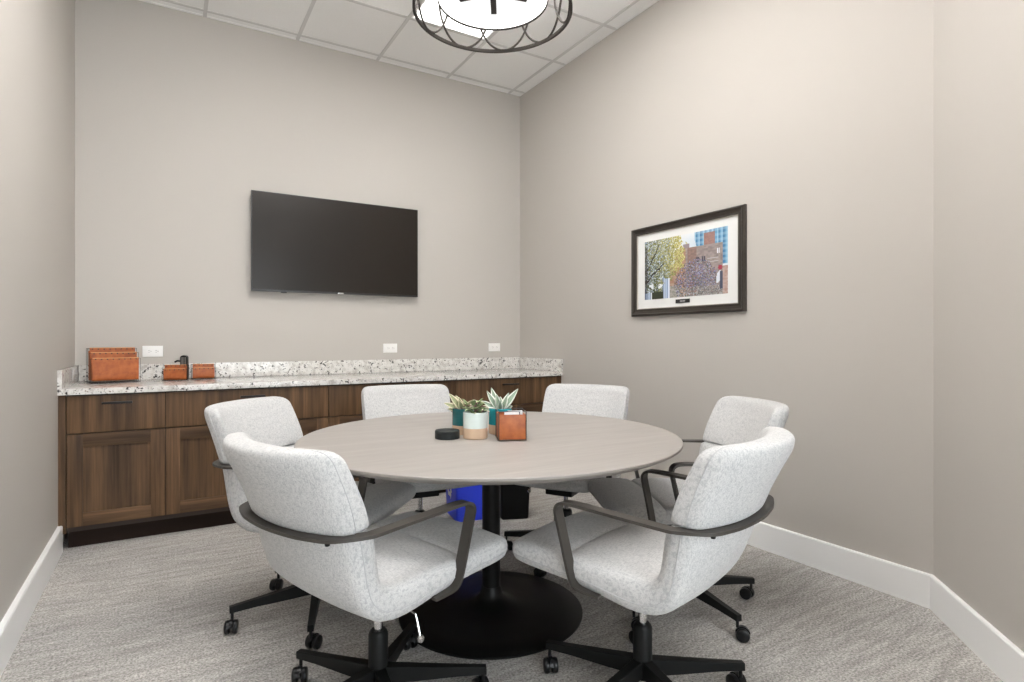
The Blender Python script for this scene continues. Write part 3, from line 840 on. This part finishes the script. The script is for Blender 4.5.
def leaf(bmq, lay_, base, direc, up, L, W, bend, c_edge, c_mid, fold=0.35, under=None):
    d = Vector(direc).normalized(); u = Vector(up); u = (u - d * u.dot(d)).normalized(); s = d.cross(u).normalized()
    N = 8; rows = []; p = Vector(base)
    for i in range(N + 1):
        t = i / N; w = W * (math.sin(PI * min(1, (t * 0.93 + 0.05)) ** 0.85)) * 0.5
        dd = (d * math.cos(bend * t) - u * math.sin(bend * t)).normalized(); uu = (u * math.cos(bend * t) + d * math.sin(bend * t)).normalized()
        if i: p = p + dd * (L / N)
        row = []
        for k, f in ((-1, 1), (-0.55, 0.5), (0, 0), (0.55, 0.5), (1, 1)): row.append(bmq.verts.new(p + s * w * k + uu * (w * fold * f)))
        row.append(bmq.verts.new(p - uu * (0.0014)))
        rows.append(row)
    cols = [c_edge, None, c_mid, None, c_edge]
    for A, B in zip(rows, rows[1:]):
        for j in range(4):
            f = bmq.faces.new([A[j], A[j + 1], B[j + 1], B[j]]); f.smooth = True
            col = c_edge if j in (0, 3) else c_mid
            for l in f.loops: l[lay_] = (*col, 1)
        for quad in ([A[4], A[5], B[5], B[4]], [A[5], A[0], B[0], B[5]]):
            f = bmq.faces.new(quad); f.smooth = True
            for l in f.loops: l[lay_] = (*(under or c_mid), 1)

def planter(loc, r, h, band, glaze, label, leaves_fn, rz=0):
    t = thing('potted_plant', label, 'plant', loc, rz, 'small succulents in two-tone pots')
    q = MB(); q.lathe([(r, band), (r, h - 0.002), (r - 0.0015, h), (r - 0.004, h), (r - 0.005, h - 0.004), (r - 0.005, h - 0.02)], n=40); q.build('pot', glaze, t)
    q = MB(); q.lathe([(0, 0), (r - 0.003, 0), (r, 0.003), (r, band)], n=40); q.build('bare_base', M['clay'], t)
    q = MB(); q.lathe([(r - 0.0045, h - 0.020), (r - 0.0045, h - 0.014), (0.01, h - 0.009), (0, h - 0.009)], n=24); q.build('soil', M['soil'], t)
    b = bmesh.new(); ly = b.loops.layers.float_color.new('Col'); leaves_fn(b, ly, h)
    me = bpy.data.meshes.new('foliage'); b.to_mesh(me); b.free(); me.materials.append(M['leaf'])
    o = bpy.data.objects.new('foliage', me); COL.objects.link(o); o.parent = t
    return t
rd = random.Random(5)
def succulent(b, ly, h):
    for k in range(60):
        a = rd.uniform(0, 2 * PI); rr_ = rd.uniform(0, 0.036); e = rd.uniform(0.25, 1.2)
        base = (rr_ * math.cos(a), rr_ * math.sin(a), h - 0.012 + rd.uniform(0, 0.042))
        a2 = a + rd.uniform(-1, 1)
        ce_, cm = rd.choice([((0.46, 0.54, 0.30), (0.16, 0.26, 0.09)), ((0.52, 0.42, 0.36), (0.18, 0.28, 0.12)), ((0.38, 0.48, 0.24), (0.12, 0.20, 0.07)), ((0.68, 0.62, 0.48), (0.28, 0.32, 0.18))])
        leaf(b, ly, base, (math.cos(a2) * math.cos(e), math.sin(a2) * math.cos(e), math.sin(e)), (0, 0, 1), rd.uniform(0.024, 0.040), rd.uniform(0.016, 0.024), rd.uniform(0.2, 1.0), ce_, cm, 0.4, rd.choice([(0.16, 0.22, 0.10), (0.20, 0.26, 0.12), (0.30, 0.16, 0.17)]))
VL = math.radians(149.26)      # camera-left direction in the world
def spiky(b, ly, h):
    lst = [(VL, 0.45, 0.088, 0.017), (VL - 0.15, 0.15, 0.07, 0.016), (VL + 0.4, 0.95, 0.095, 0.019), (VL - .5, 1.1, 0.075, 0.018), (VL + 1.2, 0.9, 0.06, 0.018), (VL - 1.5, 0.9, 0.06, 0.018), (VL + 2.4, 0.9, 0.06, 0.018), (VL + 3.1, 0.7, 0.06, 0.018), (VL, 1.35, 0.06, 0.018), (VL + .2, 0.8, 0.05, 0.016)]
    for a, e, L, W in lst:
        leaf(b, ly, (0.008 * math.cos(a), 0.008 * math.sin(a), h - 0.012), (math.cos(a) * math.cos(e), math.sin(a) * math.cos(e), math.sin(e)), (-0.51, -0.86, 0.6), L, W * 1.6, 0.25, (0.70, 0.64, 0.46), (0.30, 0.33, 0.18), 0.5, (0.30, 0.15, 0.17))
    succulent_small(b, ly, h)
def succulent_small(b, ly, h):
    for k in range(16):
        a = rd.uniform(0, 2 * PI); rr_ = rd.uniform(0, 0.03); e = rd.uniform(0.4, 1.2)
        leaf(b, ly, (rr_ * math.cos(a), rr_ * math.sin(a), h - 0.012), (math.cos(a) * math.cos(e), math.sin(a) * math.cos(e), math.sin(e)), (0, 0, 1), rd.uniform(0.028, 0.045), 0.016, 0.5, (0.40, 0.40, 0.26), (0.10, 0.15, 0.06), 0.4, (0.22, 0.12, 0.12))
def silvery(b, ly, h):
    lst = [(VL, 0.55, 0.085, 0.026), (VL + .3, 0.15, 0.075, 0.026), (VL - 0.3, 1.25, 0.105, 0.032), (VL + .1, 1.05, 0.10, 0.030), (VL + PI, 0.95, 0.118, 0.034), (VL + PI + .5, 1.15, 0.085, 0.030), (VL + PI - .5, 1.2, 0.075, 0.030),
           (VL + PI / 2, 0.9, 0.06, 0.028), (VL - PI / 2, 1.0, 0.07, 0.03), (VL + 1, 1.3, 0.075, 0.03), (VL + PI, .45, .05, .024), (VL - .9, .6, .055, .026)]
    for a, e, L, W in lst:
        leaf(b, ly, (0.008 * math.cos(a), 0.008 * math.sin(a), h - 0.012), (math.cos(a) * math.cos(e), math.sin(a) * math.cos(e), math.sin(e)), (-0.51, -0.86, 0.5), L, W * 0.95, 0.12, (0.80, 0.82, 0.74), (0.26, 0.34, 0.25), 0.3, (0.42, 0.46, 0.38))
planter((1.091, 2.131, TZ + .0003), 0.0505, 0.108, 0.044, M['mint'], 'small leafy succulent in a pale mint pot with bare clay base', succulent)
planter((1.102, 2.262, TZ + .0003), 0.0505, 0.110, 0.038, M['teal'], 'spiky succulent in a dark teal pot behind the pale mint pot', spiky)
planter((1.240, 2.185, TZ + .0003), 0.0505, 0.110, 0.040, M['aqua'], 'succulent with silvery striped leaves in an aqua pot behind the leather box', silvery)

# leather box (wire frame, leather walls) holding cards
bx_ang = math.radians(-23)
bxt = thing('leather_box', 'cube shaped cognac leather box on the round table holding cards', 'box', (1.205, 2.036, TZ + .0003), bx_ang)
s_ = 0.0535; bh = 0.106; q = MB()
for (a, b_) in (((-s_, -s_), (s_, -s_ + .003)), ((-s_, s_ - .003), (s_, s_)), ((-s_, -s_ + .003), (-s_ + .003, s_ - .003)), ((s_ - .003, -s_ + .003), (s_, s_ - .003))):
    q.box((*a, 0.006), (*b_, bh), None, 0.0008)
q.box((-s_ + .003, -s_ + .003, 0.006), (s_ - .003, s_ - .003, 0.009))
q.build('leather_wrap', M['leather'], bxt)
q = MB(); e_ = s_ + 0.0015
for z in (0.0035, bh + 0.012): q.tube([(-e_, -e_, z), (e_, -e_, z), (e_, e_, z), (-e_, e_, z)], 0.0022, n=6, closed=True)
for sx in (-1, 1):
    for sy in (-1, 1): q.tube([(sx * e_, sy * e_, 0.0022), (sx * e_, sy * e_, bh + 0.012)], 0.002, n=6)
q.build('wire_frame', M['wire'], bxt)
crd = [(0.0, -0.030, 0.1), (0.006, -0.018, 0.06), (0.018, -0.006, -0.04), (0.012, 0.008, 0.05), (0.02, 0.020, -0.03)]
for k, (x, y, tl) in enumerate(crd):
    m_ = M['paper'] if k % 2 == 0 else M['navy']
    q = MB(); q.box((-0.030, -0.003, 0), (0.030, 0.003, 0.104), None, 0.0004)
    cd = q.build('card_stack', m_, None)
    R_ = Matrix.Rotation(bx_ang, 3, 'Z') @ Vector((x, y, 0))
    cd.location = (1.205 + R_.x, 2.036 + R_.y, TZ + 0.0095); cd.rotation_euler = (0, 0, bx_ang)
    tag(cd, ('white' if k % 2 == 0 else 'dark navy') + ' card stack standing upright in the leather box on the table', 'cards', 'white card stacks in the leather box' if k % 2 == 0 else 'navy card stacks in the leather box')

# ------------------------------------------------------------------ leather organizers on the counter
CZ = 0.8963
def organizer(name, label, loc, rz, tiers, w, foot=0.0, group=None):
    """tiers: list of (y_front, depth, height, dark?)"""
    t = thing(name, label, 'organizer', loc, rz, group)
    q = MB(); r = 0.0018
    for (y, dp, h) in tiers:
        q.tube([(-w / 2, y, 0.002), (-w / 2, y, h), (w / 2, y, h), (w / 2, y, 0.002)], r, n=6, closed=True)
    y0 = tiers[0][0]; y1 = tiers[-1][0] + tiers[-1][1]
    hl = tiers[-1][2]
    q.tube([(-w / 2, y1, 0.002), (-w / 2, y1, hl), (w / 2, y1, hl), (w / 2, y1, 0.002)], r, n=6, closed=True)
    for sx in (-1, 1):
        q.tube([(sx * w / 2, y0, 0.002), (sx * w / 2, y1, 0.002)], r, n=6)
    q.build('wire_frame', M['wire'], t)
    for (y, dp, h) in tiers:
        q = MB(); th = 0.0022; z0 = 0.016; hh = h + 0.001
        # sling pocket: front wall, rounded bottom, back wall (each hangs from the wires)
        z0 = 0.016 if w > 0.2 else 0.005
        prof = [(y - 0.002, hh), (y - 0.003, hh * .5), (y - 0.001, z0 + 0.010), (y + dp * .25, z0), (y + dp * .75, z0), (y + dp - 0.008, z0 + 0.010), (y + dp - 0.006, hh * .5), (y + dp - 0.006, hh * .93)]
        prof = interp(prof, 4)
        x = w / 2 - 0.0095
        pts = []
        for s in (-x, x):
            for k, (py, pz) in enumerate(prof):
                pts.append((s, py, pz))
            for k, (py, pz) in reversed(list(enumerate(prof))):
                a = prof[max(k - 1, 0)]; b_ = prof[min(k + 1, len(prof) - 1)]
                d = Vector((b_[0] - a[0], b_[1] - a[1])).normalized()
                pts.append((s, py - d.y * th, pz + d.x * th))
        n = len(prof) * 2
        fs = [[j, (j + 1) % n, n + (j + 1) % n, n + j] for j in range(n)]
        P_ = len(prof)
        for base in (0, n):
            for k in range(P_ - 1): fs.append([base + k, base + k + 1, base + n - 2 - k, base + n - 1 - k])
        q.faces(pts, fs); po_ = q.build('leather_pocket', M['leather'], t)
        q = MB()
        for yy in (y - 0.0008,): q.tube([(-x, yy, h + 0.0030), (x, yy, h + 0.0030)], 0.0030 if w > 0.2 else 0.0022, n=8)
        q.build('rolled_edge', M['tan_edge'], po_)
        q = MB(); nl = 8 if w > 0.2 else 5
        for k in range(nl):
            xx = -w / 2 + w * (k + 0.8) / (nl + 0.6)
            q.box((xx - .0035, y - 0.0052, h - 0.0065), (xx + .0035, y - 0.0020, h - 0.0005))
        q.build('lacing', M['stitch'], po_)
    return t
organizer('letter_organizer', 'large three-tier cognac leather letter organizer at the left end of the countertop', (-0.283, 4.343, CZ), math.radians(13.2),
          [(0.0, 0.05, 0.152), (0.055, 0.05, 0.186), (0.110, 0.05, 0.214)], 0.259)
organizer('card_holder', 'small cognac leather holder left of its twin, in front of the black ribbed gadget', (0.031, 4.405, CZ), math.radians(-24 + 14),
          [(0.0, 0.038, 0.074), (0.04, 0.034, 0.098)], 0.145, group='small leather holders on the countertop')
organizer('card_holder', 'small cognac leather holder further from the left wall, right of its twin', (0.205, 4.468, CZ), math.radians(2),
          [(0.0, 0.038, 0.074), (0.04, 0.034, 0.098)], 0.147, group='small leather holders on the countertop')
# black ribbed desk gadget standing behind the first holder
st = thing('desk_gadget', 'small black ribbed desk gadget standing behind the left small leather holder', 'desk gadget', (0.090, 4.545, CZ), math.radians(-20))
q = MB(); ol = [(-0.021, 0), (0.021, 0)] + [(0.021 * math.cos(math.radians(a)), 0.146 + 0.016 * math.sin(math.radians(a))) for a in range(0, 181, 15)]
q.prism(ol, -0.02, 0.02, None, Matrix(((1, 0, 0, 0), (0, 0, -1, 0), (0, 1, 0, 0), (0, 0, 0, 1))), 0.002); q.build('body', M['plastic'], st)
q = MB()
for x in (-0.013, -0.0043, 0.0043, 0.013): q.box((x - .0016, -0.0225, 0.06), (x + .0016, -0.019, 0.150), None, 0.0005)
q.build('ribs', M['slot'], st)
q = MB(); q.tube([(-0.019, 0, 0.122), (-0.045, 0, 0.124), (-0.060, 0, 0.116)], 0.006, n=8); q.build('arm', M['plastic'], st)

# ------------------------------------------------------------------ waste bins
def bin_(name, label, loc, rz, w, d, h, m):
    t = thing(name, label, 'bin', loc, rz)
    q = MB(); k = 0.84; r = 0.02
    def ring(sx, sy, z, r_):
        out = []
        for cxs, cys, a0 in ((1, 1, 0), (-1, 1, 90), (-1, -1, 180), (1, -1, 270)):
            for j in range(5):
                a = math.radians(a0 + 22.5 * j); out.append((cxs * (sx - r_) + r_ * math.cos(a), cys * (sy - r_) + r_ * math.sin(a), z))
        return out
    rs = [ring(w / 2 * k, d / 2 * k, 0, r), ring(w / 2 * (k + 0.02), d / 2 * (k + 0.02), 0.02, r), ring(w / 2 * .97, d / 2 * .97, h * .93, r), ring(w / 2, d / 2, h * .935, r), ring(w / 2, d / 2, h, r), ring(w / 2 - .006, d / 2 - .006, h, r), ring(w / 2 * k - .004, d / 2 * k - .004, 0.006, r)]
    n = 20; pts = [p for r_ in rs for p in r_]; fs = []
    for i in range(len(rs) - 1):
        for j in range(n): fs.append([i * n + j, i * n + (j + 1) % n, (i + 1) * n + (j + 1) % n, (i + 1) * n + j])
    fs.append(list(range(n))); fs.append([(len(rs) - 1) * n + j for j in range(n)])
    q.faces(pts, fs); q.build('bucket', m, t)
    return t
bl = bin_('recycling_bin', 'blue recycling bin behind the table pedestal', (1.689, 3.448, 0.0), math.radians(-9), 0.22, 0.30, 0.38, M['blue'])
# chasing arrows mark on the camera-left side
def arrows(parent, mtx, R):
    q = MB()
    for k in range(3):
        a = math.radians(90 + 120 * k); b_ = a + math.radians(120)
        p0 = Vector((math.cos(a), math.sin(a))) * R; p1 = Vector((math.cos(b_), math.sin(b_))) * R
        d = (p1 - p0).normalized(); n_ = Vector((-d.y, d.x))
        s0 = p0 + d * R * .28; s1 = p1 - d * R * .52
        w = R * .24; ol = [s0 - n_ * w, s1 - n_ * w, s1 - n_ * w * 2.2, s1 + d * R * .34, s1 + n_ * w * 2.2, s1 + n_ * w, s0 + n_ * w]
        q.prism([(p.x, p.y) for p in ol], 0, 0.0012, None, mtx)
    q.build('recycling_symbol', M['arrows'], parent)
bin_('waste_bin', 'black waste bin behind the table, right of the blue bin', (1.974, 3.322, 0.0), math.radians(-20), 0.21, 0.30, 0.38, M['binblack'])
arrows(bl, Matrix.Translation((-0.1016, 0.02, 0.178)) @ Matrix.Rotation(math.radians(-2.1), 4, 'Y') @ Matrix(((0, 0, -1, 0), (-1, 0, 0, 0), (0, 1, 0, 0), (0, 0, 0, 1))), 0.058)

# ------------------------------------------------------------------ world, camera, colour
w = bpy.data.worlds.new('front_fill_light'); S.world = w; w.use_nodes = True
w.node_tree.nodes['Background'].inputs['Color'].default_value = (0.93, 0.97, 1.0, 1)
w.node_tree.nodes['Background'].inputs['Strength'].default_value = 8.0  # even background, raised to act as fill through the added front window

cam = bpy.data.cameras.new('camera'); co = bpy.data.objects.new('camera', cam); COL.objects.link(co)
co.location = (0, 0, 1.17); co.rotation_euler = (PI / 2, 0, -0.5366)
cam.sensor_width = 36; cam.lens = 576.5 / 1024 * 36; cam.shift_y = -2.0 / 1024; cam.clip_start = 0.02
S.camera = co
S.view_settings.view_transform = 'Standard'; S.view_settings.look = 'None'
S.view_settings.gamma = 1; S.view_settings.use_curve_mapping = False
S.view_settings.exposure = 0.03
S.cycles.max_bounces = 10; S.cycles.diffuse_bounces = 6
S.cycles.sample_clamp_indirect = 8.0
